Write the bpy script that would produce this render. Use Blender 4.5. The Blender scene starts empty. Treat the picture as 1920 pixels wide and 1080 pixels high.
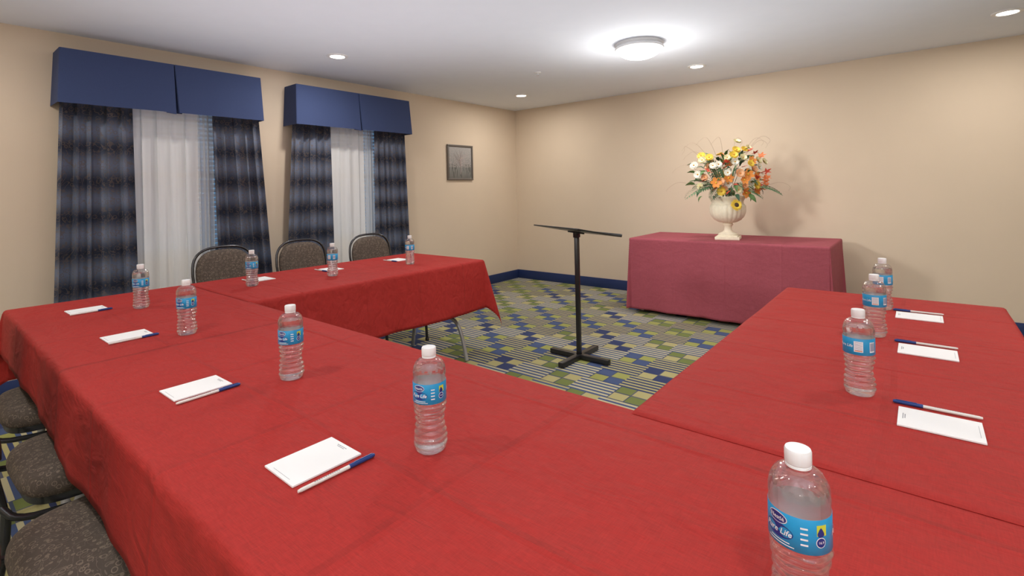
import bpy, bmesh, math, random
from mathutils import Vector, Matrix, Quaternion
random.seed(7)
S = bpy.context.scene
C = S.collection
PI = math.pi
def R(d): return math.radians(d)
S.view_settings.view_transform = 'Standard'

# ------------------------------------------------------------------ camera
HC, F, YAW, ROLL, PX, PY = 1.27, 936.0, R(39.3), R(1.26), 960.0, 356.0
cd = bpy.data.cameras.new('camera'); cam = bpy.data.objects.new('camera', cd); C.objects.link(cam)
cd.sensor_width = 36; cd.lens = 36*F/1920; cd.shift_y = -(540-PY)/1920; cd.clip_start = .02
cam.matrix_world = Matrix.Translation((0,0,HC)) @ Matrix.Rotation(YAW,4,'Z') @ Matrix.Rotation(PI/2,4,'X') @ Matrix.Rotation(-ROLL,4,'Z')
S.camera = cam
def at(px, py, z):
    """photo pixel -> real position on the horizontal plane at height z"""
    a, b = px-PX, py-PY
    u = a*math.cos(ROLL)-b*math.sin(ROLL); v = a*math.sin(ROLL)+b*math.cos(ROLL)
    zc = F*(HC-z)/v; xc = u*zc/F
    return (xc*math.cos(YAW)-zc*math.sin(YAW), xc*math.sin(YAW)+zc*math.cos(YAW))

# ------------------------------------------------------------------ materials
def newmat(name):
    m = bpy.data.materials.new(name); m.use_nodes = True
    nt = m.node_tree; b = nt.nodes['Principled BSDF']
    return m, nt, b
def N(nt, t, **kw):
    n = nt.nodes.new(t)
    for k, v in kw.items(): setattr(n, k, v)
    return n
def math_(nt, op, a, b=None, clamp=False):
    n = nt.nodes.new('ShaderNodeMath'); n.operation = op; n.use_clamp = clamp
    for i, x in enumerate((a, b)):
        if x is None: continue
        if isinstance(x, (int, float)): n.inputs[i].default_value = x
        else: nt.links.new(x, n.inputs[i])
    return n.outputs[0]
def mixc(nt, fac, a, b):
    n = nt.nodes.new('ShaderNodeMix'); n.data_type = 'RGBA'
    for i, x in ((0, fac), (6, a), (7, b)):
        if isinstance(x, (int, float)): n.inputs[i].default_value = x
        elif isinstance(x, tuple): n.inputs[i].default_value = x if len(x) == 4 else x+(1,)
        else: nt.links.new(x, n.inputs[i])
    return n.outputs[2]
def bump(nt, b, h, strength, dist):
    n = nt.nodes.new('ShaderNodeBump'); n.inputs['Strength'].default_value = strength; n.inputs['Distance'].default_value = dist
    nt.links.new(h, n.inputs['Height']); nt.links.new(n.outputs[0], b.inputs['Normal'])
def coords(nt): return nt.nodes.new('ShaderNodeTexCoord').outputs['Object']
def noise(nt, co, scale, detail=2, dist=0, rough=.5):
    n = nt.nodes.new('ShaderNodeTexNoise'); n.inputs['Scale'].default_value = scale; n.inputs['Detail'].default_value = detail
    n.inputs['Distortion'].default_value = dist; n.inputs['Roughness'].default_value = rough
    nt.links.new(co, n.inputs['Vector']); return n.outputs['Fac']
def plain(name, col, rough=.5, metal=0, var=.08, scale=20, emis=0, coat=0, back=None):
    m, nt, b = newmat(name)
    co = coords(nt); f = noise(nt, co, scale, 3)
    dark = tuple(c*(1-var) for c in col); lite = tuple(min(1, c*(1+var)) for c in col)
    cc = mixc(nt, f, dark, lite)
    if back:
        g = nt.nodes.new('ShaderNodeNewGeometry'); cc = mixc(nt, g.outputs['Backfacing'], cc, back)
    nt.links.new(cc, b.inputs['Base Color'])
    b.inputs['Roughness'].default_value = rough; b.inputs['Metallic'].default_value = metal
    if coat: b.inputs['Coat Weight'].default_value = coat
    if emis:
        b.inputs['Emission Color'].default_value = col+(1,); b.inputs['Emission Strength'].default_value = emis
    return m
def scaled(nt, co, s):
    n = nt.nodes.new('ShaderNodeMapping'); n.inputs['Scale'].default_value = s; nt.links.new(co, n.inputs['Vector']); return n.outputs[0]

def cloth_mat(name, col, gain=1):
    m, nt, b = newmat(name); co = coords(nt)
    big = noise(nt, co, 2.2, 3)
    f1 = noise(nt, scaled(nt, co, (.10, 1, 1)), 420, 2, 0, .6); f2 = noise(nt, scaled(nt, co, (1, .10, .1)), 420, 2, 0, .6)
    w = math_(nt, 'ADD', math_(nt, 'MULTIPLY', f1, .6), math_(nt, 'MULTIPLY', f2, .4))
    ws = math_(nt, 'MULTIPLY', math_(nt, 'SUBTRACT', w, .5), 1.6)
    f = math_(nt, 'ADD', math_(nt, 'MULTIPLY', big, .35), math_(nt, 'ADD', ws, .32), True)
    nt.links.new(mixc(nt, f, tuple(c*.72 for c in col), tuple(c*1.26 for c in col)), b.inputs['Base Color'])
    b.inputs['Roughness'].default_value = .70; b.inputs['Specular IOR Level'].default_value = .22
    s = N(nt, 'ShaderNodeSeparateXYZ'); nt.links.new(co, s.inputs[0])
    wob = math_(nt, 'MULTIPLY', noise(nt, co, 1.5, 1), .03)
    hs = math_(nt, 'MULTIPLY', noise(nt, scaled(nt, co, (1, 1.5, 1)), 3.2, 3, .8, .5), 1.5)
    hs = math_(nt, 'ADD', hs, math_(nt, 'MULTIPLY', noise(nt, scaled(nt, co, (.6, 1.4, 1)), 10, 2, 1.5, .5), .45))
    for ax, per, off in ((0, .47, .12), (1, .39, .05)):
        q = math_(nt, 'FRACT', math_(nt, 'DIVIDE', math_(nt, 'ADD', math_(nt, 'ADD', s.outputs[ax], wob), 10+off), per))
        d = math_(nt, 'ABSOLUTE', math_(nt, 'SUBTRACT', q, .5))
        c = math_(nt, 'SUBTRACT', 1, math_(nt, 'MULTIPLY', d, 34), True)
        hs = math_(nt, 'ADD', hs, math_(nt, 'MULTIPLY', math_(nt, 'MULTIPLY', c, big), .55))
    hs = math_(nt, 'ADD', hs, math_(nt, 'MULTIPLY', w, .07))
    bump(nt, b, hs, .85*gain, .018)
    return m

def carpet_mat():
    m, nt, b = newmat('carpet'); co = coords(nt)
    s = N(nt, 'ShaderNodeSeparateXYZ'); nt.links.new(co, s.inputs[0])
    y = math_(nt, 'DIVIDE', math_(nt, 'ADD', s.outputs[1], 20), .21); j = math_(nt, 'FLOOR', y)
    x = math_(nt, 'ADD', math_(nt, 'DIVIDE', math_(nt, 'ADD', s.outputs[0], 20), .50), math_(nt, 'MULTIPLY', math_(nt, 'MODULO', j, 2), .5))
    i = math_(nt, 'FLOOR', x); fx = math_(nt, 'FRACT', x); fy = math_(nt, 'FRACT', y)
    navy, slate, green, yg, khaki, cream = (.018, .034, .13), (.05, .085, .21), (.17, .21, .045), (.35, .36, .09), (.47, .42, .18), (.58, .53, .32)
    wn = N(nt, 'ShaderNodeTexWhiteNoise', noise_dimensions='2D'); cb = N(nt, 'ShaderNodeCombineXYZ')
    nt.links.new(i, cb.inputs[0]); nt.links.new(j, cb.inputs[1]); nt.links.new(cb.outputs[0], wn.inputs['Vector'])
    rnd = wn.outputs['Value']
    # right part of each brick: long light bars on a blue ground
    st = math_(nt, 'GREATER_THAN', math_(nt, 'FRACT', math_(nt, 'MULTIPLY', fy, 5)), .50)
    A = mixc(nt, st, mixc(nt, math_(nt, 'GREATER_THAN', rnd, .4), navy, slate), mixc(nt, math_(nt, 'GREATER_THAN', rnd, .5), khaki, cream))
    # left part: olive and khaki blocks beside navy ones
    low = math_(nt, 'GREATER_THAN', fy, .5)
    B1 = mixc(nt, math_(nt, 'GREATER_THAN', rnd, .5), yg, khaki)
    B2 = mixc(nt, math_(nt, 'GREATER_THAN', rnd, .35), slate, green)
    B2 = mixc(nt, math_(nt, 'GREATER_THAN', rnd, .75), B2, navy)
    half = math_(nt, 'GREATER_THAN', fx, .22)
    Bc = mixc(nt, math_(nt, 'ABSOLUTE', math_(nt, 'SUBTRACT', low, half)), B1, B2)
    g = math_(nt, 'MAXIMUM', math_(nt, 'LESS_THAN', math_(nt, 'FRACT', math_(nt, 'DIVIDE', fx, .22)), .07), math_(nt, 'LESS_THAN', math_(nt, 'FRACT', math_(nt, 'MULTIPLY', fy, 2)), .12))
    Bc = mixc(nt, math_(nt, 'MULTIPLY', g, .85), Bc, navy)
    col = mixc(nt, math_(nt, 'GREATER_THAN', fx, .44), Bc, A)
    f = noise(nt, co, 260, 2)
    col = mixc(nt, math_(nt, 'MULTIPLY', f, .28), col, (.07, .08, .08))
    nt.links.new(col, b.inputs['Base Color']); b.inputs['Roughness'].default_value = .95
    bump(nt, b, f, .4, .004); return m

def scroll_mat(name, base, base2, line, scale, plaid=False):
    m, nt, b = newmat(name); co = coords(nt)
    d = noise(nt, co, scale*.35, 1, 2.2)
    ln = math_(nt, 'LESS_THAN', math_(nt, 'ABSOLUTE', math_(nt, 'SUBTRACT', math_(nt, 'FRACT', math_(nt, 'MULTIPLY', d, 5)), .5)), .075)
    v = N(nt, 'ShaderNodeTexVoronoi'); v.inputs['Scale'].default_value = scale; nt.links.new(co, v.inputs['Vector'])
    ring = math_(nt, 'LESS_THAN', math_(nt, 'ABSOLUTE', math_(nt, 'SUBTRACT', v.outputs['Distance'], .33)), .055)
    f = math_(nt, 'MAXIMUM', ln, ring)
    if plaid:
        s = N(nt, 'ShaderNodeSeparateXYZ'); nt.links.new(co, s.inputs[0])
        a = math_(nt, 'ADD', math_(nt, 'MULTIPLY', math_(nt, 'SINE', math_(nt, 'MULTIPLY', s.outputs[2], 26)), .5), .5)
        c = math_(nt, 'ADD', math_(nt, 'MULTIPLY', math_(nt, 'SINE', math_(nt, 'MULTIPLY', s.outputs[1], 60)), .5), .5)
        fine = math_(nt, 'ADD', math_(nt, 'MULTIPLY', math_(nt, 'SINE', math_(nt, 'MULTIPLY', s.outputs[2], 900)), .12), .9)
        g = math_(nt, 'MULTIPLY', math_(nt, 'MULTIPLY', math_(nt, 'POWER', a, 1.0), fine), math_(nt, 'ADD', math_(nt, 'MULTIPLY', c, .12), .62))
        bc = mixc(nt, g, base, base2); f = math_(nt, 'MULTIPLY', f, .55)
    else:
        bc = mixc(nt, noise(nt, co, 30, 2), base, base2); f = math_(nt, 'MULTIPLY', math_(nt, 'MAXIMUM', ring, math_(nt, 'MULTIPLY', ln, .6)), .6)
    nt.links.new(mixc(nt, f, bc, line), b.inputs['Base Color'])
    b.inputs['Roughness'].default_value = .8
    bump(nt, b, noise(nt, co, 500, 1), .2, .002); return m

def sheer_mat(name, transp, col):
    m, nt, b = newmat(name); out = nt.nodes['Material Output']; nt.nodes.remove(b)
    co = coords(nt); f = noise(nt, scaled(nt, co, (1, 1, .05)), 60, 2)
    df = N(nt, 'ShaderNodeBsdfDiffuse'); nt.links.new(mixc(nt, f, tuple(c*.9 for c in col), col), df.inputs['Color'])
    tl = N(nt, 'ShaderNodeBsdfTranslucent'); tl.inputs['Color'].default_value = col+(1,)
    tr = N(nt, 'ShaderNodeBsdfTransparent')
    m1 = N(nt, 'ShaderNodeMixShader'); m1.inputs[0].default_value = .08; nt.links.new(df.outputs[0], m1.inputs[1]); nt.links.new(tl.outputs[0], m1.inputs[2])
    m2 = N(nt, 'ShaderNodeMixShader'); m2.inputs[0].default_value = transp; nt.links.new(m1.outputs[0], m2.inputs[1]); nt.links.new(tr.outputs[0], m2.inputs[2])
    nt.links.new(m2.outputs[0], out.inputs['Surface']); return m
def shell_mat():
    m, nt, b = newmat('clear_plastic'); out = nt.nodes['Material Output']; nt.nodes.remove(b)
    gl = N(nt, 'ShaderNodeBsdfGlossy'); gl.inputs['Roughness'].default_value = .02
    tr = N(nt, 'ShaderNodeBsdfTransparent'); tr.inputs['Color'].default_value = (.99, .99, .99, 1)
    df = N(nt, 'ShaderNodeBsdfDiffuse'); df.inputs['Color'].default_value = (.95, .95, .96, 1)
    lw = N(nt, 'ShaderNodeLayerWeight'); lw.inputs['Blend'].default_value = .3
    f = math_(nt, 'ADD', math_(nt, 'MULTIPLY', lw.outputs['Facing'], .6), .07, True)
    mg = N(nt, 'ShaderNodeMixShader'); mg.inputs[0].default_value = .10; nt.links.new(gl.outputs[0], mg.inputs[1]); nt.links.new(df.outputs[0], mg.inputs[2])
    m2 = N(nt, 'ShaderNodeMixShader'); nt.links.new(f, m2.inputs[0]); nt.links.new(tr.outputs[0], m2.inputs[1]); nt.links.new(mg.outputs[0], m2.inputs[2])
    nt.links.new(m2.outputs[0], out.inputs['Surface']); return m
def water_mat():
    m, nt, b = newmat('water'); out = nt.nodes['Material Output']; nt.nodes.remove(b)
    g = N(nt, 'ShaderNodeBsdfGlass'); g.inputs['IOR'].default_value = 1.33; g.inputs['Roughness'].default_value = 0
    g.inputs['Color'].default_value = (1, 1, 1, 1)
    tr = N(nt, 'ShaderNodeBsdfTransparent')
    m2 = N(nt, 'ShaderNodeMixShader'); m2.inputs[0].default_value = .40; nt.links.new(g.outputs[0], m2.inputs[1]); nt.links.new(tr.outputs[0], m2.inputs[2])
    nt.links.new(m2.outputs[0], out.inputs['Surface']); return m

M = {}
M['wall'] = plain('wall_paint', (.69, .57, .44), .8, var=.03, scale=3)
M['ceiling'] = plain('ceiling_paint', (.81, .85, .92), .9, var=.02, scale=8)
M['navy_trim'] = plain('navy_baseboard', (.012, .03, .12), .6)
M['carpet'] = carpet_mat()
M['red'] = cloth_mat('red_linen', (.375, .025, .021))
M['maroon'] = cloth_mat('maroon_linen', (.36, .078, .105), .6)
M['valance'] = plain('blue_valance_fabric', (.034, .054, .140), .9, var=.12, scale=150)
M['curtain'] = scroll_mat('plaid_curtain_fabric', (.026, .034, .062), (.25, .30, .42), (.18, .135, .105), 26, True)
M['chairfab'] = scroll_mat('scroll_chair_fabric', (.060, .043, .033), (.090, .067, .051), (.25, .19, .14), 60)
M['sheer'] = sheer_mat('sheer_white', .13, (.96, .95, .93))
M['sheer2'] = sheer_mat('sheer_thin', .40, (.90, .92, .94))
M['black'] = plain('black_metal', (.02, .02, .022), .35, metal=.3, coat=.2)
M['chairframe'] = plain('charcoal_frame', (.075, .075, .08), .25, metal=.8)
M['grey_metal'] = plain('grey_steel', (.45, .46, .47), .4, metal=.5)
M['laminate'] = plain('table_laminate', (.35, .30, .24), .5)
M['chrome'] = plain('brushed_nickel_added_glow', (.60, .60, .61), .5, metal=.2, var=.03, emis=.05)  # faint added emission brightens the dim metal ring though it is no lamp
M['white_trim'] = plain('white_trim', (.85, .85, .85), .4, var=.02)
M['lens'] = plain('lamp_lens', (1, .95, .85), .4, var=0, emis=12)
M['diffuser'] = plain('frosted_glass', (1, .98, .94), .4, var=0, emis=6)
M['wframe'] = plain('window_frame', (.75, .76, .78), .4)
M['pane'] = plain('window_pane', (.12, .24, .38), .1, var=.2, scale=2, emis=.8)
M['blind'] = plain('blind_slats', (.84, .85, .90), .5)
M['paper'] = plain('paper', (.86, .86, .86), .7, var=.01)
M['ink'] = plain('grey_ink', (.25, .25, .28), .7)
M['penwhite'] = plain('pen_white', (.75, .74, .70), .3)
M['pennavy'] = plain('pen_navy', (.015, .05, .22), .3)
M['cap'] = plain('cap_white', (.86, .87, .88), .4, var=.02)
M['shell'] = shell_mat(); M['water'] = water_mat()
M['lblue'] = plain('label_blue', (.012, .30, .60), .35, var=.1, scale=60, back=(.75, .78, .80))
M['lnavy'] = plain('label_navy', (.012, .035, .22), .35)
M['lwhite'] = plain('label_white', (.85, .88, .9), .4, var=.02)
M['lyellow'] = plain('label_yellow', (.62, .68, .06), .4)
M['lorange'] = plain('label_orange', (.75, .22, .08), .4)
M['urn'] = plain('cream_plaster', (.83, .76, .60), .7, var=.14, scale=30)
M['picframe'] = plain('grey_brown_frame', (.13, .11, .095), .45)
M['mat'] = plain('picture_mount', (.27, .26, .25), .6)
for k, c in dict(white=(.88, .85, .74), yellow=(.88, .62, .07), ivory=(.88, .80, .50), orange=(.84, .31, .06), peach=(.88, .50, .28), red=(.58, .06, .03),
                 rust=(.70, .18, .05), green=(.09, .18, .05), dkgreen=(.04, .10, .05), sage=(.13, .24, .12), brown=(.06, .03, .015), gold=(.6, .32, .03), twig=(.40, .27, .18)).items():
    M['f_'+k] = plain('petal_'+k, c, .6, var=.18, scale=60)
def picture_mat():
    m, nt, b = newmat('tree_print'); co = coords(nt)
    s = N(nt, 'ShaderNodeSeparateXYZ'); nt.links.new(co, s.inputs[0])
    g = math_(nt, 'ADD', math_(nt, 'MULTIPLY', s.outputs[2], 2.2), .5, True)
    bg = mixc(nt, g, (.13, .13, .12), (.38, .38, .38))
    bars = math_(nt, 'GREATER_THAN', noise(nt, scaled(nt, co, (1, 1, .12)), 55, 2), .52)
    lowm = math_(nt, 'LESS_THAN', s.outputs[2], -.02)
    bg = mixc(nt, math_(nt, 'MULTIPLY', math_(nt, 'MULTIPLY', bars, lowm), .6), bg, (.05, .055, .05))
    f = math_(nt, 'GREATER_THAN', noise(nt, co, 70, 4, .5), .50)
    up = math_(nt, 'GREATER_THAN', s.outputs[2], -.06)
    nt.links.new(mixc(nt, math_(nt, 'MULTIPLY', math_(nt, 'MULTIPLY', f, up), .5), bg, (.46, .40, .38)), b.inputs['Base Color'])
    b.inputs['Roughness'].default_value = .25; return m
M['print'] = picture_mat()

# ------------------------------------------------------------------ mesh helpers
class MB:
    def __init__(s): s.v = []; s.f = []
    def add(s, vs, fs):
        n = len(s.v); s.v += [tuple(v) for v in vs]; s.f += [tuple(i+n for i in f) for f in fs]; return s
    def box(s, c, d, bev=0, seg=2, mat=None):
        bm = bmesh.new(); bmesh.ops.create_cube(bm, size=1)
        for v in bm.verts: v.co = Vector((v.co.x*d[0], v.co.y*d[1], v.co.z*d[2]))
        if bev: bmesh.ops.bevel(bm, geom=bm.edges[:], offset=bev, segments=seg, affect='EDGES', profile=.5)
        mt = mat or Matrix()
        vs = [mt @ v.co + Vector(c) if mat is None else Vector(c) + (mt @ v.co) for v in bm.verts]
        bm.verts.index_update(); fs = [[v.index for v in f.verts] for f in bm.faces]; bm.free()
        return s.add(vs, fs)
    def tube(s, pts, r, n=10, closed=False, smooth=0):
        P = [Vector(p) for p in pts]
        for _ in range(smooth):
            Q = [P[0]]
            for a, b in zip(P, P[1:]): Q += [a*.75+b*.25, a*.25+b*.75]
            Q.append(P[-1]); P = Q
        rr = r if isinstance(r, (list, tuple)) else [r]*len(P)
        if len(rr) != len(P): rr = [rr[0]+(rr[-1]-rr[0])*i/(len(P)-1) for i in range(len(P))]
        T = [(P[min(i+1, len(P)-1)]-P[max(i-1, 0)]).normalized() for i in range(len(P))]
        u = T[0].orthogonal().normalized(); vs = []
        for i, p in enumerate(P):
            u = (u - T[i]*u.dot(T[i])).normalized(); w = T[i].cross(u)
            for k in range(n):
                a = 2*PI*k/n; vs.append(p+(u*math.cos(a)+w*math.sin(a))*rr[i])
        fs = [[i*n+k, i*n+(k+1) % n, (i+1)*n+(k+1) % n, (i+1)*n+k] for i in range(len(P)-1) for k in range(n)]
        fs += [list(range(n))[::-1], [(len(P)-1)*n+k for k in range(n)]]
        return s.add(vs, fs)
    def lathe(s, prof, n=32, c=(0, 0, 0), mod=None, cap=True):
        vs = []
        for (r, z) in prof:
            for k in range(n):
                a = 2*PI*k/n; q = r*(mod(a, z) if mod else 1)
                vs.append((c[0]+q*math.cos(a), c[1]+q*math.sin(a), c[2]+z))
        fs = [[i*n+k, i*n+(k+1) % n, (i+1)*n+(k+1) % n, (i+1)*n+k] for i in range(len(prof)-1) for k in range(n)]
        if cap: fs += [list(range(n))[::-1], [(len(prof)-1)*n+k for k in range(n)]]
        return s.add(vs, fs)
    def grid(s, rows):
        m = len(rows[0]); vs = [p for r in rows for p in r]
        return s.add(vs, [[i*m+k, i*m+k+1, (i+1)*m+k+1, (i+1)*m+k] for i in range(len(rows)-1) for k in range(m-1)])
    def stack(s, outline, levels, fn):
        n = len(outline); vs = []
        for (sc, h) in levels:
            for (a, b) in outline: vs.append(fn(a*sc, b*sc, h))
        fs = [[i*n+k, i*n+(k+1) % n, (i+1)*n+(k+1) % n, (i+1)*n+k] for i in range(len(levels)-1) for k in range(n)]
        fs += [list(range(n))[::-1], [(len(levels)-1)*n+k for k in range(n)]]
        return s.add(vs, fs)
def obj(name, mb, mat, parent=None, ang=40, fix=True, **props):
    me = bpy.data.meshes.new(name); me.from_pydata(mb.v, [], mb.f); me.validate()
    if fix:
        bm = bmesh.new(); bm.from_mesh(me); bmesh.ops.recalc_face_normals(bm, faces=bm.faces[:]); bm.to_mesh(me); bm.free()
    me.polygons.foreach_set('use_smooth', [True]*len(me.polygons)); me.set_sharp_from_angle(angle=R(ang))
    me.materials.append(mat)
    o = bpy.data.objects.new(name, me); C.objects.link(o)
    if parent: o.parent = parent
    for k, v in props.items(): o[k] = v
    return o
def thing(name, label, cat, loc=(0, 0, 0), rz=0, group=None):
    o = bpy.data.objects.new(name, None); C.objects.link(o); o.empty_display_size = .05
    o.location = loc; o.rotation_euler = (0, 0, rz); o['label'] = label; o['category'] = cat
    if group: o['group'] = group
    return o
def tag(o, label, cat, group=None):
    o['label'] = label; o['category'] = cat
    if group: o['group'] = group
    return o
def copy_tree(o, parent=None):
    c = o.copy(); C.objects.link(c)
    if parent: c.parent = parent
    for ch in list(o.children): copy_tree(ch, c)
    return c
def instance(proto, first, loc, rz, label):
    o = proto if first else copy_tree(proto)
    o.location = loc; o.rotation_euler = (0, 0, rz); o['label'] = label
    return o
def struct(name, mb, mat, parent=None): 
    return obj(name, mb, mat, parent, 30, kind='structure') if parent is None else obj(name, mb, mat, parent, 30)

# ------------------------------------------------------------------ room shell
XL, YB, XR, YF, ZC = -4.53, 5.64, 3.4, -3.2, 2.41
struct('floor', MB().box(((XL+XR)/2, (YB+YF)/2, -.05), (XR-XL+.4, YB-YF+.4, .1)), M['carpet'])
struct('ceiling', MB().box(((XL+XR)/2, (YB+YF)/2, ZC+.05), (XR-XL+.4, YB-YF+.4, .1)), M['ceiling'])
WIN = [(.82, 1.78), (2.42, 3.38)]; WZ0, WZ1 = .80, 2.10
w = MB(); T = .16; xc = XL-T/2
def wy(y0, y1, z0, z1): w.box((xc, (y0+y1)/2, (z0+z1)/2), (T, y1-y0, z1-z0))
wy(YF, WIN[0][0], 0, ZC); wy(WIN[0][1], WIN[1][0], 0, ZC); wy(WIN[1][1], YB, 0, ZC)
for a, b in WIN: wy(a, b, 0, WZ0); wy(a, b, WZ1, ZC)
struct('wall_left', w, M['wall'])
struct('wall_back', MB().box(((XL+XR)/2, YB+.08, ZC/2), (XR-XL+.32, .16, ZC)), M['wall'])
struct('wall_right', MB().box((XR+.08, (YB+YF)/2, ZC/2), (.16, YB-YF, ZC)), M['wall'])
struct('wall_front', MB().box(((XL+XR)/2, YF-.08, ZC/2), (XR-XL+.32, .16, ZC)), M['wall'])
struct('baseboard_left', MB().box((XL+.007, (YB+YF)/2, .06), (.014, YB-YF, .12), .003), M['navy_trim'])
struct('baseboard_back', MB().box(((XL+XR)/2, YB-.007, .06), (XR-XL-.03, .014, .12), .003), M['navy_trim'])
for n, (a, b) in enumerate(WIN):
    fr = MB(); xw = XL-.10
    for (c, d) in (((a+b)/2, WZ0+.03, ), ((a+b)/2, WZ1-.03)): fr.box((xw, c, d), (.06, b-a, .06), .004)
    for y in (a+.03, b-.03): fr.box((xw, y, (WZ0+WZ1)/2), (.06, .06, WZ1-WZ0-.12), .004)
    fr.box((xw, (a+b)/2, 1.45), (.05, b-a-.12, .04), .003)
    wf = struct('window_%d' % (n+1), fr, M['wframe'])
    obj('pane', MB().box((XL-.115, (a+b)/2, (WZ0+WZ1)/2), (.008, b-a-.12, WZ1-WZ0-.12)), M['pane'], wf)
    obj('sill', MB().box((XL-.03, (a+b)/2, WZ0+.012), (.08, b-a-.002, .022), .003), M['wframe'], wf)
    bl = thing('window_blind', ['white horizontal slat blind behind the sheer of the left window', 'white horizontal slat blind behind the sheer of the window nearer the picture'][n], 'blind', (XL-.035, (a+b)/2, WZ1), 0, 'window blinds')
    sl = MB(); k = 0; zz = WZ1-.06
    while zz > WZ0+.06:
        sl.box((0, 0, zz-WZ1), (.042, b-a-.03, .002), mat=Matrix.Rotation(R(35), 3, 'Y')); zz -= .038
    obj('slats', sl, M['blind'], bl); obj('headrail', MB().box((0, 0, -.022), (.035, b-a-.02, .04), .003), M['blind'], bl)
    obj('bottom_rail', MB().box((0, 0, WZ0+.045-WZ1), (.026, b-a-.03, .016), .003), M['blind'], bl)

# ------------------------------------------------------------------ window treatments
def curtain(y0t, y1t, y0b, y1b, x, z0, z1, folds, amp, mat, label, name, group, seed, sharp=0):
    rnd = random.Random(seed); ph = [rnd.uniform(0, 6) for _ in range(4)]; rows = []
    for i in range(31):
        t = i/30; z = z1+(z0-z1)*t; row = []
        for k in range(folds*16+1):
            s = k/(folds*16); y = (y0t+(y1t-y0t)*s)*(1-t)+(y0b+(y1b-y0b)*s)*t
            a = 2*PI*folds*s+.6*math.sin(5*s+ph[0]+t*.5)
            d = math.sin(a)+.3*math.sin(2.3*a+ph[1])+.3*math.sin(.5*a+ph[2]+1.2*t)
            row.append((d*amp*(.55+.45*t), y+.014*math.cos(a)-(y0t+y1t)/2, z-z1))
        rows.append(row)
    o = obj(name, MB().grid(rows), mat, None, 80, fix=False); o.location = (x, (y0t+y1t)/2, z1)
    return tag(o, label, 'curtain', group)
CZ0 = .48
for n, (vy0, vy1, cur) in enumerate([(.66, 1.95, ((.665, 1.05, .605, 1.07), (1.57, 1.92, 1.60, 2.03))), (2.25, 3.54, ((2.26, 2.60, 2.17, 2.62), (3.12, 3.50, 3.12, 3.56)))]):
    wn = ['left window', 'window nearer the framed picture'][n]
    for k, (a, b, c, d) in enumerate(cur):
        curtain(a, b, c, d, -4.400, CZ0, 2.17, 5, .036, M['curtain'], 'navy plaid scroll-patterned drape panel on the %s side of the %s' % (['left', 'right'][k], wn), 'patterned_curtain', 'patterned drapes', n*5+k)
    a, b = cur[0][1]-.05, cur[1][0]+.04
    curtain(a, b-.11, a, b-.11, -4.488, CZ0, 2.15, 5, .016, M['sheer'], 'white sheer curtain hanging between the dark drapes of the %s' % wn, 'sheer_curtain', 'sheer curtains', 30+n)
    curtain(b-.10, b, b-.10, b, -4.488, CZ0, 2.15, 3, .006, M['sheer2'], 'narrow thin bluish sheer strip at right edge of the %s' % wn, 'sheer_curtain', 'sheer curtains', 40+n)
    rod = tag(obj('curtain_rod', MB().tube([(XL, vy0+.08, 2.19), (-4.40, vy0+.08, 2.19), (-4.40, vy1-.08, 2.19), (XL, vy1-.08, 2.19)], .009), M['white_trim']), 'white curtain rod hidden behind the blue valance of the %s' % wn, 'curtain rod')
    # box-pleated valance
    yc = (vy0+vy1)/2; X0, X1 = XL+.002-XL, .215
    rows = []
    for i in range(9):
        t = i/8; z = 2.265-.365*t; fl = .036*t; xf = X1+fl; e = .020*t; e2 = .006*t
        wv = .005*t; y1_ = vy1-.010
        pts = [(X0, vy0-e), (X1*.5, vy0-e), (xf-.004, vy0-e), (xf, vy0-e+.006)]
        for q in range(1, 8): pts.append((xf+wv*math.sin(q*1.3), vy0+(yc-vy0-.004)*q/8))
        pts += [(xf, yc-.003), (xf-.002, yc-.001), (xf-.045, yc-.05), (xf-.05, yc-.05), (xf-.052, yc+.05), (xf-.047, yc+.05), (xf-.004-.01*t, yc+.003+.012*t), (xf, yc+.006+.014*t)]
        for q in range(1, 8): pts.append((xf+wv*math.sin(q*1.7+1), yc+(y1_-yc)*q/8))
        pts += [(xf, y1_+e2-.006), (xf-.004, y1_+e2), (X1*.5, y1_+e2), (X0, y1_+e2)]
        rows.append([(x, y-yc, z-2.265-(.012*t if abs(y-yc) < .008 else 0)) for x, y in pts])
    v = thing('window_valance', ['royal blue box-pleated valance over the left window', 'royal blue box-pleated valance over the window nearer the framed picture'][n], 'valance', (XL, yc, 2.265), 0, 'blue valances')
    o = obj('fabric_skirt', MB().grid(rows), M['valance'], v, 25, fix=False)
    obj('top_board', MB().box((X1/2, -.006, -.006), (X1-.01, vy1-vy0-.03, .012), .002), M['valance'], v)

# ------------------------------------------------------------------ picture
pc = thing('framed_picture', 'small square framed print of a bare tree on the beige wall', 'picture', (XL+.001, 4.495, 1.63))
fr = MB(); W, Hh = .45, .445
for z in (-Hh/2+.011, Hh/2-.011): fr.box((.012, 0, z), (.022, W, .022), .004)
for y in (-W/2+.011, W/2-.011): fr.box((.012, y, 0), (.022, .022, Hh-.044), .004)
obj('frame', fr, M['picframe'], pc)
obj('mount', MB().box((.006, 0, 0), (.008, W-.036, Hh-.036)), M['mat'], pc)
pr = obj('print', MB().box((.0115, 0, 0), (.003, W-.062, Hh-.062)), M['print'], pc)
tr = MB(); tr.tube([(.0135, 0, -.15), (.0135, .005, -.05), (.0135, .0, .03)], [.005, .0045, .003], 6)
rnd = random.Random(3)
for k in range(44):
    a = R(rnd.uniform(-75, 75)); l = rnd.uniform(.06, .15); z0 = rnd.uniform(-.06, .04)
    tr.tube([(.0135, 0, z0), (.0135, math.sin(a)*l*.6, z0+math.cos(a)*l*.6), (.0135, math.sin(a*1.3)*l, z0+math.cos(a*.9)*l)], [.0018, .0012, .0008], 5)
obj('painted_tree', tr, plain('tree_paint', (.42, .35, .33), .5), pc)

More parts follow.
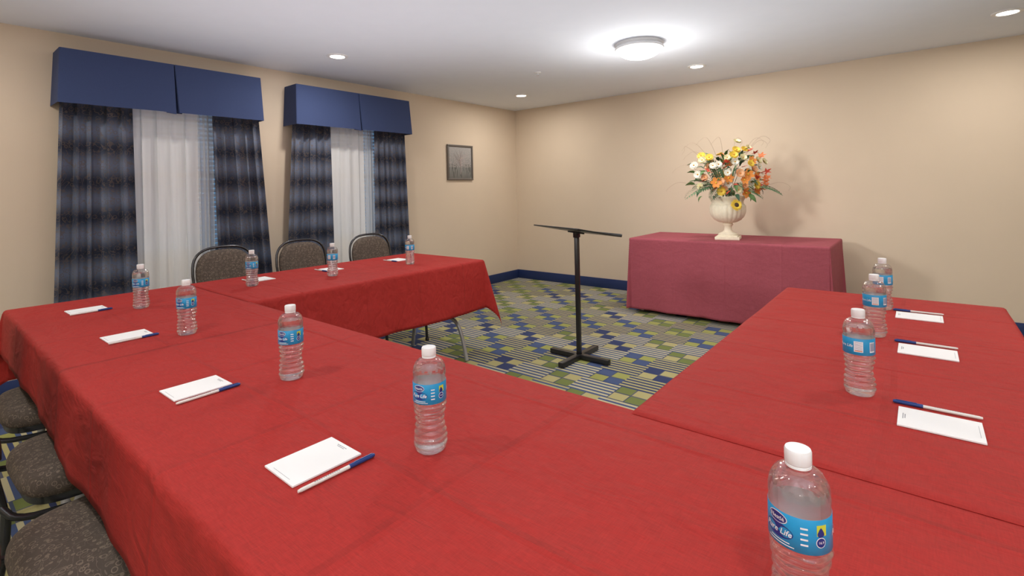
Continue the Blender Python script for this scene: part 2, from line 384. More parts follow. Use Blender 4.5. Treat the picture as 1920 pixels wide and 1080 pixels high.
# ------------------------------------------------------------------ ceiling fixtures
def lamp(kind, loc, power, size=.14, col=(1, .95, .885), rot=(0, 0, 0), name='lamp', spread=None):
    l = bpy.data.lights.new(name, kind); l.energy = power; l.color = col
    if kind == 'AREA':
        l.shape = 'DISK'; l.size = size
        if spread: l.spread = spread
    else: l.shadow_soft_size = size
    o = bpy.data.objects.new(name, l); C.objects.link(o); o.location = loc; o.rotation_euler = rot; return o
proto = None
DL = [(-3.72, 2.30, 'recessed downlight in ceiling, in front of the two windows'), (-3.72, 4.76, 'recessed downlight in ceiling nearest the room corner'),
      (-1.63, 4.81, 'recessed downlight in ceiling above the flower table, behind the flush dome light'), (.48, 4.80, 'recessed downlight at the top right edge of the photo')]
for i, (x, y, lab) in enumerate(DL):
    if proto is None:
        proto = thing('ceiling_downlight', lab, 'ceiling light', (x, y, ZC), 0, 'recessed downlights')
        obj('trim_ring', MB().lathe([(.058, -.002), (.058, -.007), (.066, -.010), (.082, -.006), (.085, 0), (.058, 0)], 40, cap=False), M['white_trim'], proto)
        obj('lens', MB().lathe([(.0005, -.004), (.03, -.005), (.057, -.003), (.057, 0)], 40), M['lens'], proto)
    o = instance(proto, i == 0, (x, y, ZC), 0, lab)
for x in (-3.72, -1.63, .48, 2.5):
    for y in (4.80, 2.30, -.2, -2.4):
        if (x, y) == (2.5, 4.80): continue
        lamp('AREA', (x, y, ZC-.02), 11, name='downlight_lamp')
fm = thing('flush_ceiling_light', 'round flush-mount dome ceiling light with brushed metal ring, glowing', 'ceiling light', (-1.71, 3.72, ZC))
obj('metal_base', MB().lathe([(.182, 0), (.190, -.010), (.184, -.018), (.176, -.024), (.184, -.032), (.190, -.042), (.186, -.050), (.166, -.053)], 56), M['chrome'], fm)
obj('diffuser', MB().lathe([(.168, -.052)]+[(.166*math.cos(a), -.052-.072*math.sin(a)) for a in [R(q) for q in (5, 15, 28, 42, 56, 70, 82, 89)]], 56), M['diffuser'], fm)
lamp('POINT', (-1.71, 3.72, ZC-.36), 12, .16, name='dome_lamp', col=(1, .98, .94))
sp = thing('ceiling_sprinkler', 'tiny white fire sprinkler head on the ceiling', 'sprinkler', (-2.87, 3.94, ZC))
obj('escutcheon', MB().lathe([(.034, 0), (.033, -.004), (.022, -.009), (.012, -.010)], 24), M['white_trim'], sp)
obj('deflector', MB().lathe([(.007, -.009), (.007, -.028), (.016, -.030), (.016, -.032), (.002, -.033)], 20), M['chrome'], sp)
# added unseen fills lift the ceiling; a weaker one throws the bouquet's shadow
lamp('AREA', (.9, -1.0, 1.3), 68, 1.4, (.92, .96, 1), (PI, 0, 0), 'added_ceiling_fill')
lamp('AREA', (-2.6, 1.5, 1.30), 13, 2.8, (.90, .95, 1), (PI, 0, 0), 'added_uplight_left', R(160))
lamp('AREA', (-1.0, 3.2, 1.30), 10, 2.8, (.90, .95, 1), (PI, 0, 0), 'added_uplight_middle', R(160))
fl_ = lamp('AREA', (-3.0, 1.2, 1.95), 4.5, .45, (1, .97, .93), (0, 0, 0), 'added_shadow_light', R(50))
fl_.rotation_euler = (Vector((-1.2, 5.3, 1.0))-fl_.location).to_track_quat('-Z', 'Y').to_euler()

# ------------------------------------------------------------------ tables and cloths
def folding_table(x0, x1, y0, y1, along, label):
    cx, cy = (x0+x1)/2, (y0+y1)/2
    t = thing('folding_table', label, 'table', (cx, cy, 0), 0 if along == 'y' else PI/2, 'folding tables under the cloths')
    L = (y1-y0) if along == 'y' else (x1-x0); W = (x1-x0) if along == 'y' else (y1-y0)
    obj('tabletop', MB().box((0, 0, .739), (W, L, .028), .006), M['laminate'], t)
    for s in (-1, 1):
        for q in (-1, 1):
            obj('leg', MB().tube([(q*.05, s*(L/2-.12), .725), (q*.05, s*(L/2-.11), .40), (q*.08, s*(L/2-.09), .33), (q*.20, s*(L/2-.08), .31), (q*.26, s*(L/2-.07), .24), (q*.31, s*(L/2-.06), .012)], .0145, 12, smooth=2), M['grey_metal'], t)
        obj('brace', MB().tube([(0, s*(L/2-.12), .45), (0, s*(L/2-.55), .72)], .007).tube([(-.06, s*(L/2-.11), .45), (.06, s*(L/2-.11), .45)], .008), M['grey_metal'], t)
    return t
folding_table(-3.33, -2.55, .33, 2.70, 'y', 'grey-legged folding table under the cloth of the left arm by the windows')
folding_table(-2.53, .24, .33, 1.04, 'x', 'folding table under the long red cloth nearest the camera')
folding_table(-.49, .22, 1.10, 2.75, 'y', 'folding table under the red cloth of the right arm')
folding_table(-2.28, -.60, 4.73, 5.44, 'x', 'folding table under the maroon cloth against the far wall')

def lin(a, b, step):
    n = max(1, int(round(abs(b-a)/step))); return [a+(b-a)*i/n for i in range(n+1)]
def cloth(x0, x1, y0, y1, zt, hx0, hx1, hy0, hy1, mat, label, group, seed, amp=.012, flare=.022, kf=.25, mode='tip', kw=9, hem=.010):
    rnd = random.Random(seed); p = [rnd.uniform(0, 6) for _ in range(8)]; RR = .016
    def prof(a):
        if a < RR*PI/2: th = a/RR; return RR*math.sin(th), RR*(1-math.cos(th))
        return RR, RR+(a-RR*PI/2)
    def axis(a, b, ha, hb):
        o = []
        if ha: o += [(a, q, -1) for q in reversed([RR*.4, RR*.9, RR*1.57]+lin(RR*2.2, ha, .022))]
        o += [(q, 0, 0) for q in lin(a, b, .03)]
        if hb: o += [(b, q, 1) for q in [RR*.4, RR*.9, RR*1.57]+lin(RR*2.2, hb, .022)]
        return o
    ax_, ay_ = axis(x0, x1, hx0, hx1), axis(y0, y1, hy0, hy1); rows = []
    def wave(s, k): return math.sin(kw*s+p[k])+.6*math.sin(kw*1.9*s+p[k+1])+.35*math.sin(kw*3.7*s+p[k+2])
    for (y, b, sy) in ay_:
        row = []
        for (x, a, sx) in ax_:
            hx = (hx0 if sx < 0 else hx1); hy = (hy0 if sy < 0 else hy1); px, py, pz = x, y, zt
            if a and not b:
                e = 1
                if hy0: e *= min(1, (y-y0)/.25)
                if hy1: e *= min(1, (y1-y)/.25)
                o, d = prof(a); px = x+sx*(o+(a/hx)*(flare+amp*e*wave(y, 0))); pz = zt-d+ (a/hx)*hem*e*math.sin(5*y+p[3])
            elif b and not a:
                e = 1
                if hx0: e *= min(1, (x-x0)/.25)
                if hx1: e *= min(1, (x1-x)/.25)
                o, d = prof(b); py = y+sy*(o+(b/hy)*(flare+amp*e*wave(x, 3))); pz = zt-d+(b/hy)*hem*e*math.sin(5*x+p[5])
            elif a and b:
                r = math.hypot(a, b); ph = math.atan2(b, a); he = hx*math.cos(ph)**2+hy*math.sin(ph)**2
                o, d = prof(r)
                if mode != 'tip': d = prof(max(a, b))[1]
                g = o+flare*min(r/he, 1.2)+kf*r*math.sin(2*ph)**2
                if mode != 'tip': g += .030*(min(a, b)/he)*math.sin(10*ph)
                px = x+sx*math.cos(ph)*g; py = y+sy*math.sin(ph)*g; pz = zt-d
            row.append((px-x0, py-y0, max(pz, .012)))
        rows.append(row)
    ob = obj('tablecloth', MB().grid(rows), mat, None, 60, fix=False); ob.location = (x0, y0, 0)
    so = ob.modifiers.new('thickness', 'SOLIDIFY'); so.thickness = .0010; so.offset = -1
    return tag(ob, label, 'tablecloth', group)
G = 'red tablecloths of the U-shaped seating'
cloth(-3.35, -2.0, .31, 1.06, .755, .35, 0, .215, 0, M['red'], 'red tablecloth over the far left outer corner of the U', G, 1, amp=.004, flare=.012)
cloth(-3.35, -2.535, 1.055, 2.72, .7564, .25, .36, 0, .35, M['red'], 'red tablecloth over the left arm, in front of the windows', G, 5, amp=.008, kw=7, kf=.20, hem=.005)
cloth(-2.02, .26, .305, 1.055, .7568, 0, .25, .235, .25, M['red'], 'long red tablecloth nearest the camera across the bottom of the photo', G, 9, amp=.0045, flare=.015, hem=.005)
cloth(-.51, .24, 1.04, 2.77, .7582, .25, .25, 0, .30, M['red'], 'red tablecloth over the right arm of the U', G, 12)
cloth(-2.30, -.58, 4.71, 5.46, .755, .725, .725, .725, .725, M['maroon'], 'floor-length maroon tablecloth on the table against the far wall', None, 15, amp=.009, flare=-.001, kf=.02, mode='square', kw=13, hem=0)

# ------------------------------------------------------------------ chairs
def superoutline(rx, ryt, ryb, n, cnt=44):
    o = []
    for k in range(cnt):
        a = 2*PI*k/cnt; c, s = math.cos(a), math.sin(a)
        o.append((rx*math.copysign(abs(c)**(2/n), c), (ryt if s > 0 else ryb)*math.copysign(abs(s)**(2/n), s)))
    return o
def make_chair():
    t = thing('banquet_chair', '', 'chair', (0, 0, 0), 0, 'banquet chairs around the tables')
    so = superoutline(.215, .21, .195, 4.6, 56)
    obj('seat', MB().stack(so, [(.90, .416), (.96, .420), (.99, .428), (1.0, .440), (.99, .455), (.965, .468), (.91, .479), (.80, .487), (.6, .492), (.3, .495), (.01, .496)], lambda a, b, h: (a*(1-.10*max(0, -b/.21)), b, h)), M['chairfab'], t, 70)
    obj('seat_frame', MB().stack(so, [(.90, .394), (.93, .396), (.93, .418), (.9, .419)], lambda a, b, h: (a*(1-.10*max(0, -b/.21)), b, h)), M['chairframe'], t)
    bo = superoutline(.191, .190, .185, 2.9)
    def bk(a, b, h):
        z = .695+b; return (a*(1-.10*max(0, -b/.185)), -.245-(z-.5)*.17+h, z)
    obj('back_cushion', MB().stack(bo, [(.01, -.020), (.8, -.019), (.95, -.014), (1, 0), (.99, .014), (.93, .026), (.8, .032), (.5, .035), (.01, .036)], bk), M['chairfab'], t, 70)
    pts = []
    def yb(z): return -.245-(z-.5)*.17
    for z in (.40, .46, .54, .62, .70): pts.append((-.178-.028*min(1, (z-.4)/.25), yb(z)+.0, z))
    for q in range(0, 13):
        a = PI-PI*q/12; c, s = math.cos(a), math.sin(a)
        pts.append((.208*math.copysign(abs(c)**.68, c), yb(.72+.185*s**.70 if s > 0 else .72), .72+.185*(max(s, 0)**.70)))
    pts += [(-x, y, z) for (x, y, z) in reversed(pts[:5])]
    obj('back_frame', MB().tube(pts, .0090, 12, smooth=1), M['chairframe'], t, 60)
    for s in (-1, 1):
        obj('leg', MB().tube([(s*.178, -.228, .42), (s*.180, -.235, .30), (s*.19, -.27, .15), (s*.20, -.315, .012)], .0115, 12, smooth=1).lathe([(.016, 0), (.016, .022), (.013, .026)], 14, (s*.20, -.315, 0)), M['chairframe'], t)
        obj('leg', MB().tube([(s*.19, .12, .395), (s*.195, .165, .385), (s*.20, .185, .34), (s*.205, .205, .012)], .0115, 12, smooth=1).lathe([(.016, 0), (.016, .022), (.013, .026)], 14, (s*.205, .205, 0)), M['chairframe'], t)
        obj('side_rail', MB().tube([(s*.183, -.240, .44), (s*.205, -.215, .40), (s*.208, -.12, .385), (s*.208, .05, .375), (s*.205, .17, .34)], .0095, 10, smooth=2), M['chairframe'], t)
    obj('stretcher', MB().tube([(-.19, -.265, .17), (.19, -.265, .17)], .008), M['chairframe'], t)
    return t
ch = make_chair()
CH = [(-3.63, 1.475, -90, 'scroll-patterned banquet chair by the windows, nearest the water bottles at left'),
      (-3.58, 2.035, -90, 'scroll-patterned banquet chair in the middle of the three by the windows'),
      (-3.49, 2.62, -90, 'scroll-patterned banquet chair by the windows, closest to the framed picture'),
      (-2.80, .415, 0, 'banquet chair tucked under the outer side, farthest of the three at lower left'),
      (-2.135, .390, 2, 'banquet chair tucked under the outer side, middle of the three at lower left'),
      (-1.55, .335, 3, 'banquet chair nearest the camera, seat cropped at the bottom left corner')]
for i, (x, y, r, lab) in enumerate(CH): instance(ch, i == 0, (x, y, 0), R(r), lab)

# ------------------------------------------------------------------ lectern
lc = thing('lectern_stand', 'black metal lectern on a single pole with cross base, in the middle of the room', 'lectern', (-1.99, 3.18, 0), 0)
obj('pole', MB().box((0, 0, .48), (.030, .030, .90), .003), M['black'], lc)
for rz in (0, PI/2):
    mt = Matrix.Rotation(rz, 3, 'Z')
    obj('foot_bar', MB().box((0, 0, .022), (.50, .044, .036), .004, mat=mt), M['black'], lc)
tilt = Matrix.Rotation(R(-22), 3, 'Z') @ Matrix.Rotation(R(-11), 3, 'X')
pc0 = Vector((-.005, 0, .956))
obj('top_plate', MB().box(pc0, (.57, .40, .009), .003, mat=tilt), M['black'], lc)
obj('ledge', MB().box(pc0+tilt @ Vector((0, .196, .009)), (.57, .008, .018), .002, mat=tilt), M['black'], lc)
obj('bracket', MB().box(pc0+Vector((0, 0, -.014)), (.09, .09, .012), .002, mat=tilt).box((0, 0, .925), (.034, .05, .04), .003), M['black'], lc)

# ------------------------------------------------------------------ water bottles
def wrap(pts, rad, z0, a0): return [(rad*math.cos(a0+x/rad), rad*math.sin(a0+x/rad), z0+y) for x, y in pts]
LR = .0330
def patch(mb, a0, a1, z0, z1, rad):
    n = max(2, int(abs(a1-a0)/.12)); rows = []
    for z in (z0, z1): rows.append([(rad*math.cos(a0+(a1-a0)*k/n), rad*math.sin(a0+(a1-a0)*k/n), z) for k in range(n+1)])
    mb.grid(rows)
def disc(mb, a0, z0, rx, rz, rad, drop=0):
    pts = [(0, 0)]
    for k in range(24):
        a = 2*PI*k/24; y = rz*math.sin(a)
        if drop and y > 0: y *= drop; x = rx*math.cos(a)*(1-max(0, math.sin(a))*.55)
        else: x = rx*math.cos(a)
        pts.append((x, y))
    mb.add(wrap(pts, rad, z0, a0), [[0, 1+k, 1+(k+1) % 24] for k in range(24)])
def text(mb, s, size, rad, z0, a0, shear=0, flat=None):
    cu = bpy.data.curves.new('t', 'FONT'); cu.body = s; cu.size = size; cu.align_x = 'CENTER'; cu.align_y = 'CENTER'; cu.shear = shear; cu.resolution_u = 2; cu.offset = size*.012
    o = bpy.data.objects.new('t', cu); C.objects.link(o); bpy.context.view_layer.update()
    me = o.evaluated_get(bpy.context.evaluated_depsgraph_get()).to_mesh()
    if flat: vs = [flat(v.co.x, v.co.y) for v in me.vertices]
    else: vs = wrap([(v.co.x, v.co.y) for v in me.vertices], rad, z0, a0)
    mb.add(vs, [tuple(p.vertices) for p in me.polygons])
    bpy.data.objects.remove(o); bpy.data.curves.remove(cu)
def bprof(inset=0, ztop=None):
    P = [(.004, .004), (.012, .006), (.020, .002), (.026, .0), (.0295, .003), (.0312, .009)]
    z = .012
    while z < .098:
        base = .0318-.0042*math.exp(-((z-.060)/.020)**2)
        P.append((base+.0018*math.sin((z-.012)*2*PI/.0125), z)); z += .0016
    P += [(.0322, .100), (.0325, .102), (.0325, .138), (.0327, .141), (.0318, .145), (.0327, .149)]
    for k in range(1, 12):
        t = k/11; P.append((.0327-(.0327-.0125)*(t**1.9), .149+.033*math.sin(t*PI/2)**.85))
    P += [(.0122, .186), (.0122, .1905)]
    if inset:
        P = [(max(.002, r-inset), z+(.0006 if z < .01 else 0)) for r, z in P if z <= ztop]+[(.001, ztop)]
    return P
def dimple(a, z):
    if .015 < z < .098: return 1+.028*math.cos(5*a+z*90)
    if .149 < z < .178: return 1+.022*math.cos(14*a+z*160)
    return 1
bt = thing('water_bottle', '', 'bottle', (0, 0, 0), 0, 'water bottles on the red tables')
obj('bottle_body', MB().lathe(bprof(), 64, mod=dimple), M['shell'], bt, 70)
obj('water', MB().lathe(bprof(.0007, .168), 64, mod=dimple), M['water'], bt, 70)
obj('cap', MB().lathe([(.0138, .1835), (.0138, .186), (.0132, .1862), (.0136, .1868), (.0142, .188), (.0142, .2015), (.0134, .2035), (.001, .204)], 60, mod=lambda a, z: 1+(.012*math.cos(30*a) if .187 < z < .202 else 0)), M['cap'], bt, 50)
lb = obj('label', MB().lathe([(LR-.0003, .1005), (LR, .1008), (LR, .1392), (LR-.0003, .1395)], 64, cap=False), M['lblue'], bt, 60, fix=False)
wh, nv, bc_, ye, og = MB(), MB(), MB(), MB(), MB()
r1, r2, r3 = LR+.00025, LR+.0005, LR+.00075
disc(wh, R(-14), .1315, .0120, .0064, r1); disc(nv, R(-14), .1315, .0110, .0055, r2); text(wh, 'Nestlé', .0068, r3, .1313, R(-14))
disc(nv, R(-14), .1175, .0180, .0082, r1); text(wh, 'Pure Life', .0092, r3, .1175, R(-14), .25)
patch(wh, R(-38), R(18), .1035, .1045, r1); patch(wh, R(-30), R(10), .1065, .1075, r1)
patch(ye, R(58), R(78), .1220, .1340, r1)
disc(nv, R(66), .1245, .0042, .0038, r2, 1.75); disc(wh, R(66), .1150, .0058, .0058, r2); disc(nv, R(66), .1150, .0050, .0050, r3-.0001); text(wh, '16.9', .0040, r3+.0002, .1152, R(66))
for k in range(4): patch(wh, R(29), R(42), .128-.006*k, .130-.006*k, r1)
patch(wh, R(158), R(190), .108, .133, r1)
for k in range(6): patch(bc_, R(161), R(187), .130-.0035*k, .1307-.0035*k, r2)
patch(og, R(161), R(187), .1095, .1115, r2)
patch(wh, R(215), R(240), .108, .132, r1)
for k in range(8): patch(bc_, R(217+2.8*k), R(218.2+2.8*k), .111, .130, r2)
text(wh, 'Pure Life', .0095, r3, .121, R(125), .25)
obj('label_lettering', wh, M['lwhite'], lb, fix=False, label='white lettering'); obj('label_emblem', nv, M['lnavy'], lb, fix=False, label='navy emblem')
obj('label_barcode', bc_, M['lnavy'], lb, fix=False, label='dark barcode and fine print lines')
obj('label_patch', ye, M['lyellow'], lb, fix=False, label='yellow patch'); obj('label_strip', og, M['lorange'], lb, fix=False, label='orange strip')
ZL, ZM, ZR_, ZK = .7569, .7573, .7587, .7555
BT = [(265, 577, ZK, -25, 'water bottle farthest left, at the outer corner of the red tables'),
      (351, 626, ZK, -30, 'water bottle second from the left, beside the second notepad from the left'),
      (547, 708, ZM, -30, 'water bottle on the near red cloth, inner side, third toward the camera'),
      (808, 841, ZM, -25, 'water bottle standing behind the large notepad at bottom centre'),
      (1503, 1165, ZM, -28, 'largest nearest water bottle, cut off by the bottom edge of the photo'),
      (473, 536, ZL, -20, 'water bottle on the left arm in front of the first chair by the windows'),
      (624, 517, ZL, 150, 'water bottle on the left arm in front of the middle chair by the windows'),
      (769, 495, ZL, 160, 'water bottle at the far end of the left arm'),
      (1656, 579, ZR_, 175, 'farthest water bottle on the right arm, partly hidden behind another bottle'),
      (1641, 629, ZR_, 190, 'middle of the three clustered water bottles on the right arm'),
      (1612, 737, ZR_, 185, 'nearest of the three clustered water bottles on the right arm')]
for i, (px, py, z, off, lab) in enumerate(BT):
    x, y = at(px, py, z); instance(bt, i == 0, (x, y, z), math.atan2(-y, -x)+R(off), lab)

# ------------------------------------------------------------------ notepads and pens
pd = thing('notepad', '', 'notepad', (0, 0, 0), 0, 'notepads laid out at the seats')
obj('paper_block', MB().box((0, 0, .0018), (.108, .138, .0036), .0005, 1), M['paper'], pd)
hd = MB()
for k, (wd, yy) in enumerate(((.030, .060), (.022, .0565))):
    xx = -wd/2
    while xx < wd/2:
        l = random.uniform(.002, .005); hd.box((xx+l/2, yy, .0037), (l, .0016, .0002)); xx += l+.001
for k in range(14): hd.box((-.030+k*.0045, -.062, .0037), (.0032, .0007, .0002))
obj('printed_header', hd, M['ink'], pd)
pn = thing('ballpoint_pen', '', 'pen', (0, 0, 0), 0, 'white and blue pens beside the notepads')
rr = .0042
obj('barrel', MB().tube([(0, -.070, rr), (0, .025, rr)], [.0034, .0036], 16), M['penwhite'], pn)
obj('pen_cap', MB().tube([(0, .022, rr+.0001), (0, .072, rr+.0001), (0, .076, rr+.0001)], [.0042, .0040, .0028], 16).box((0, .052, .0088), (.0022, .038, .0010), .0003, 1), M['pennavy'], pn)
obj('tip_plug', MB().tube([(0, -.076, rr), (0, -.070, rr)], [.0024, .0034], 16), M['penwhite'], pn)
im = MB()
for k in range(12): im.box((.0005, -.045+k*.0042, rr+.0034), (.0020, .0028, .0003))
obj('printed_lettering', im, M['ink'], pn)
PD = [(-3.00, .534, ZK, 0, 'at far left outer corner', 3, .0), (-2.30, .524, ZK, 0, 'second from the left on the outer side', 2, .0), (-1.51, .492, ZM, 0, 'on the near cloth beside the third bottle', 2, .0),
      (-.911, .494, ZM, 0, 'lying largest at bottom centre', -1, 0),
      (-3.13, 1.385, ZL, -90, 'on the left arm, before its first chair', 3, 0), (-3.11, 1.84, ZL, -90, 'on the left arm, before its middle chair', 0, 0), (-3.08, 2.38, ZL, -90, 'at the far end of the left arm', 2, 0),
      (.022, 1.367, ZR_, 90, 'nearest on the right arm', 0, 0), (.007, 1.925, ZR_, 90, 'in the middle of the right arm', 0, 0), (-.013, 2.405, ZR_, 90, 'farthest on the right arm', 0, 0)]
for i, (x, y, z, r, lab, j, _) in enumerate(PD):
    instance(pd, i == 0, (x, y, z), R(r+j*.5), 'small white notepad '+lab)
    o = Matrix.Rotation(R(r), 3, 'Z') @ Vector((.079, .004, 0))
    instance(pn, i == 0, (x+o.x, y+o.y, z), R(r+j*1.2), 'navy-capped pen by the notepad '+lab)

# ------------------------------------------------------------------ urn with flowers
UX, UY, UZ = -1.43, 4.99, .7555
ur = thing('pedestal_urn', 'cream fluted pedestal urn holding the flowers on the maroon table', 'urn', (UX, UY, UZ), R(10))
obj('plinth', MB().box((0, 0, .014), (.215, .215, .028), .004).box((0, 0, .034), (.18, .18, .014), .004), M['urn'], ur)
obj('pedestal', MB().lathe([(.085, .040), (.086, .050), (.072, .060), (.048, .070), (.036, .085), (.032, .115), (.042, .132), (.048, .140), (.042, .148), (.040, .158)], 40), M['urn'], ur, 60)
obj('bowl', MB().lathe([(.040, .154), (.078, .163), (.116, .184), (.142, .215), (.156, .252), (.160, .288), (.156, .318), (.148, .335)], 110, mod=lambda a, z: 1+.038*abs(math.sin(11*a))*(1 if .16 < z < .33 else 0)-.015), M['urn'], ur, 60)
obj('rim', MB().lathe([(.148, .330), (.142, .342), (.142, .362), (.150, .378), (.160, .392), (.164, .402), (.158, .410), (.142, .405), (.126, .385), (.02, .375)], 64), M['urn'], ur, 60)

CR = Vector((math.cos(YAW), math.sin(YAW), 0)); CT = Vector((math.sin(YAW), -math.cos(YAW), 0))   # right and toward-room axes of the bouquet's front
fa = thing('flower_arrangement', 'mixed autumn bouquet of white, yellow, orange and red silk flowers in the urn', 'flowers', (UX, UY, UZ+.39))
def petals(n, r, wd, cup, seed, layers=1):
    mb = MB(); rnd = random.Random(seed)
    for L in range(layers):
        rl = r*(1-.25*L)
        for k in range(n):
            a = 2*PI*(k+.5*L)/n+rnd.uniform(-.08, .08); c, s = math.cos(a), math.sin(a); rows = []
            cu = cup+.25*L+rnd.uniform(-.1, .1)
            for t, ww in ((.12, .35), (.35, .85), (.65, 1), (.88, .75), (1, .12)):
                row = []
                for q in (-1, 0, 1):
                    x, y, z = rl*t, q*wd*ww, rl*cu*t*t*.8+abs(q)*.12*wd+.004*L-(.25*rl*max(0, t-.7))
                    row.append((x*c-y*s, x*s+y*c, z))
                rows.append(row)
            mb.grid(rows)
    return mb
FT = {}
def ftype(k, n, r, wd, cup, mat, cmat, cr, layers=1):
    p = obj(k, petals(n, r, wd, cup, len(k), layers), M[mat], fa, 60, fix=False)
    c = obj('flower_center', MB().lathe([(cr, -.002), (cr, .004), (cr*.8, .009), (cr*.4, .012), (.0005, .0125)], 14), M[cmat], p)
    FT[k] = [p, False]
ftype('white_daisy', 14, .039, .0090, .25, 'f_white', 'f_gold', .008, 2)
ftype('yellow_daisy', 12, .039, .010, .3, 'f_yellow', 'f_gold', .009, 2)
ftype('ivory_bloom', 8, .035, .014, .5, 'f_ivory', 'f_gold', .007, 2)
ftype('orange_lily', 6, .048, .016, .45, 'f_orange', 'f_yellow', .008)
ftype('peach_bloom', 9, .039, .015, .45, 'f_peach', 'f_orange', .009, 2)
ftype('sunflower', 16, .056, .011, .12, 'f_yellow', 'f_brown', .027, 2)
def leafmesh(kind):
    mb = MB()
    if kind == 'maple':
        pts = [(0, 0)]
        for k in range(21):
            a = R(-150+300*k/20); r = .052*(1 if k % 4 == 0 else (.62 if k % 2 else .42)); r *= (1-.25*abs(math.sin(a/2)))
            pts.append((r*math.cos(a), r*math.sin(a)))
        mb.add([(x, y, .25*abs(y)-.3*max(0, x-.02)) for x, y in pts], [[0, k, k+1] for k in range(1, 21)])
    elif kind == 'fern':
        L = .22; mb.tube([(0, 0, 0), (L*.5, 0, .02), (L, 0, -.02)], [.0018, .0008], 5)
        for k in range(1, 15):
            t = k/15; x = L*t; z = .08*t*(1-t)-.02*t*t; l = .05*math.sin(PI*(t*.85+.15))+.006
            for s in (-1, 1):
                mb.add([(x, 0, z), (x+l*.35, s*l*.45-.0, z+.004), (x+l*.7, s*l, z-.006), (x+l*.05, s*l*.55, z+.002)], [[0, 1, 2, 3]])
    else:
        rows = []
        for t, ww in ((0, .1), (.2, .7), (.45, 1), (.75, .7), (1, .05)):
            rows.append([(.075*t, q*.017*ww, .02*t*(1-t)*3-.02*t*t+abs(q)*.004) for q in (-1, 0, 1)])
        mb.grid(rows)
    return mb
for k, kd, m in (('red_leaf', 'maple', 'f_red'), ('rust_leaf', 'maple', 'f_rust'), ('fern_frond', 'fern', 'f_sage'), ('green_leaf', 'leaf', 'f_green'), ('dark_leaf', 'leaf', 'f_dkgreen')):
    FT[k] = [obj(k, leafmesh(kd), M[m], fa, 60, fix=False), False]
def put(k, p, direction, scale=1, spin=None, leaf=False):
    src, used = FT[k]
    o = src if not used else copy_tree(src, fa)
    FT[k][1] = True; o.parent = fa; o.location = p
    q = Vector(direction).to_track_quat('X' if leaf else 'Z', 'Z' if leaf else 'Y')
    o.rotation_mode = 'QUATERNION'; o.rotation_quaternion = q @ Quaternion((1, 0, 0) if leaf else (0, 0, 1), spin if spin is not None else random.uniform(0, 6))
    o.scale = (scale,)*3
CC = Vector((0, 0, .22)); RH, RV = .29, .25
def surf(a, b, depth=1.0):
    """a: offset right, b: offset up from bouquet centre; returns local position on the front of the dome"""
    q = 1-(a/(RH*1.25))**2-(b/(RV*1.25))**2; d = RH*.85*math.sqrt(max(.02, q))*depth
    return CC+CR*a+CT*d+Vector((0, 0, b))
PXM = .0049
def px_(px, py): return ((px-1368)*PXM, (334-py)*PXM-.012)
FL = [('white_daisy', [(1338, 312), (1302, 330), (1346, 328), (1416, 318), (1352, 348), (1300, 312), (1326, 314), (1396, 346), (1366, 308)]),
      ('yellow_daisy', [(1374, 285), (1324, 298), (1362, 295), (1390, 312), (1388, 284), (1314, 294), (1340, 362), (1406, 352)]),
      ('ivory_bloom', [(1386, 268), (1312, 303), (1430, 308), (1368, 360), (1402, 280), (1308, 352), (1350, 300), (1414, 306), (1382, 300)]),
      ('orange_lily', [(1384, 332), (1352, 338), (1376, 342), (1408, 336), (1398, 306), (1410, 362), (1328, 346), (1386, 366)]),
      ('peach_bloom', [(1368, 330), (1336, 344), (1404, 322), (1386, 352), (1346, 356), (1314, 336)])]
for k, ps in FL:
    for (a, b) in ps:
        a, b = px_(a, b); p = surf(a, b, random.uniform(.75, 1.15)); d = (p-CC).normalized()*.7+CT*.6+Vector((0, 0, .25))
        put(k, p, d, random.uniform(.85, 1.15))
put('sunflower', CT*.19+Vector((0, 0, -.06)), CT+Vector((0, 0, .25)), .95)
for (a, b) in [(1422, 340), (1430, 328), (1412, 352), (1402, 338), (1432, 296), (1396, 288), (1410, 292), (1420, 300), (1344, 318), (1436, 352), (1352, 362), (1404, 362), (1414, 330), (1420, 360), (1380, 362), (1310, 342), (1438, 338), (1376, 318), (1330, 356), (1318, 324), (1424, 346), (1348, 308), (1360, 350)]:
    a, b = px_(a, b); p = surf(a, b, random.uniform(.95, 1.15)); put(random.choice(('red_leaf', 'red_leaf', 'rust_leaf')), p, (p-CC)+CR*.2*random.uniform(-1, 1)+Vector((0, 0, .05)), random.uniform(.8, 1.2), random.uniform(-.8, .8), True)
for k in range(26):
    a = random.uniform(0, 2*PI); e = random.uniform(-.1, 1.3); dd = Vector((math.cos(a)*math.cos(e), math.sin(a)*math.cos(e), math.sin(e)))
    if dd.dot(CT) > .35: continue
    p = CC+Vector((dd.x*RH*.74, dd.y*RH*.68, dd.z*RV*.82))
    put(random.choice(('white_daisy', 'yellow_daisy', 'peach_bloom', 'orange_lily', 'red_leaf', 'rust_leaf')), p, dd, 1, None, False)
for k in range(98):
    a = random.uniform(0, 2*PI); e = random.uniform(-.80, 1.2); dd = Vector((math.cos(a)*math.cos(e), math.sin(a)*math.cos(e), math.sin(e)))
    f = random.uniform(.65, 1.05); p = CC+Vector((dd.x*RH*f, dd.y*RH*f, dd.z*RV*f-.03))
    put(random.choice(('green_leaf', 'dark_leaf')), p, dd+Vector((0, 0, random.uniform(-.5, .3))), random.uniform(.8, 1.3), random.uniform(-1, 1), True)
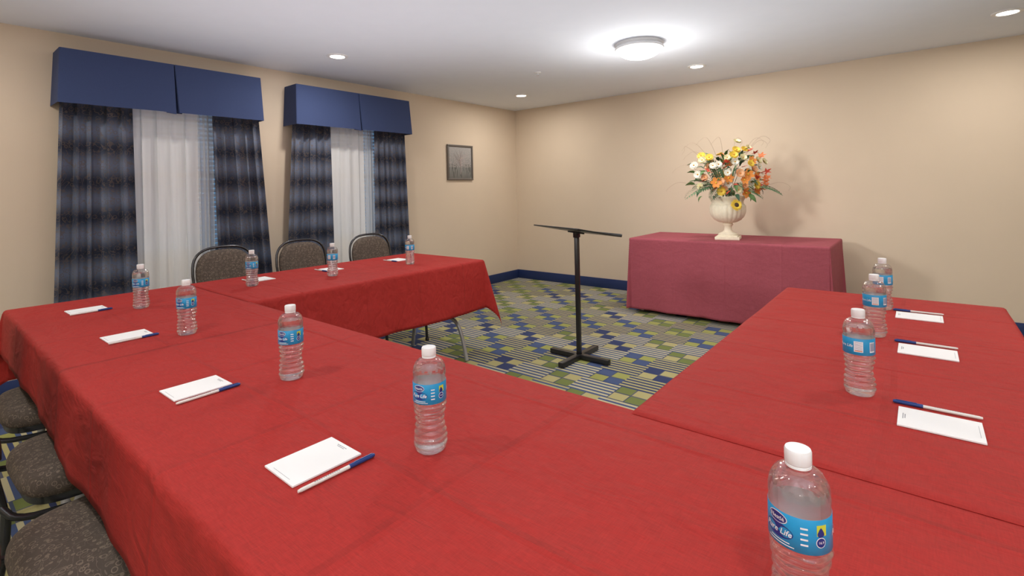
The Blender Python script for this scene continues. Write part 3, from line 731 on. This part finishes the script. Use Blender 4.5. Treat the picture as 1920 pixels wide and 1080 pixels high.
for (ra, up, tw, sc) in [(-1, -.25, .3, 1.5), (-.9, -.05, .5, 1.1), (-.7, -.6, .5, .9), (1, -.2, .4, 1.5), (.8, -.5, .6, 1.0), (-1, .25, .1, 1.1), (.9, .2, .1, 1.1), (-.3, -.5, 1, .7), (.6, -.1, -.8, 1.2), (-.5, 0, -.8, 1.2), (-.5, 1, .1, 1.3), (.4, 1.1, 0, 1.2), (-.8, -.35, .8, .9), (.6, -.4, .9, .9)]:
    d = CR*ra+CT*tw+Vector((0, 0, up)); p = Vector((0, 0, .12))+CR*ra*.10+CT*tw*.08
    put('fern_frond', p, d, sc*1.15, random.uniform(-.4, .4), True)
stm = MB()
for k in range(26):
    a = random.uniform(0, 2*PI); q = random.uniform(.05, .22)
    stm.tube([(math.cos(a)*.03, math.sin(a)*.03, -.01), (math.cos(a)*q*.5, math.sin(a)*q*.5, .12), (math.cos(a)*q, math.sin(a)*q, .28)], .0025, 5)
obj('stems', stm, M['f_dkgreen'], fa)
for (a, h, t) in [(-.42, .48, .1), (-.36, .42, .2), (-.30, .52, 0), (-.22, .56, .1), (-.10, .56, .1), (.1, .56, 0), (.20, .54, .15), (.28, .56, .1), (.36, .54, -.1), (-.45, .30, .2), (-.50, .14, .2), (.38, .12, .2)]:
    b = CR*a+CT*t; P0 = Vector((0, 0, .05)); P1 = b*.35+Vector((0, 0, h*.55)); P2 = b*.75+Vector((0, 0, h*.9))
    P3 = b*1.05+Vector((0, 0, h+.03)); P4 = b*1.15+CR*.05*random.choice((-1, 1))+Vector((0, 0, h-.02)); P5 = P4-CR*.03+Vector((0, 0, -.04))
    obj('curly_twig', MB().tube([P0, P1, P2, P3, P4, P5], [.0016, .0007], 5, smooth=2), M['f_twig'], fa)

# ------------------------------------------------------------------ world
wd = bpy.data.worlds.new('world'); S.world = wd; wd.use_nodes = True
wd.node_tree.nodes['Background'].inputs[0].default_value = (.5, .55, .65, 1); wd.node_tree.nodes['Background'].inputs[1].default_value = .3
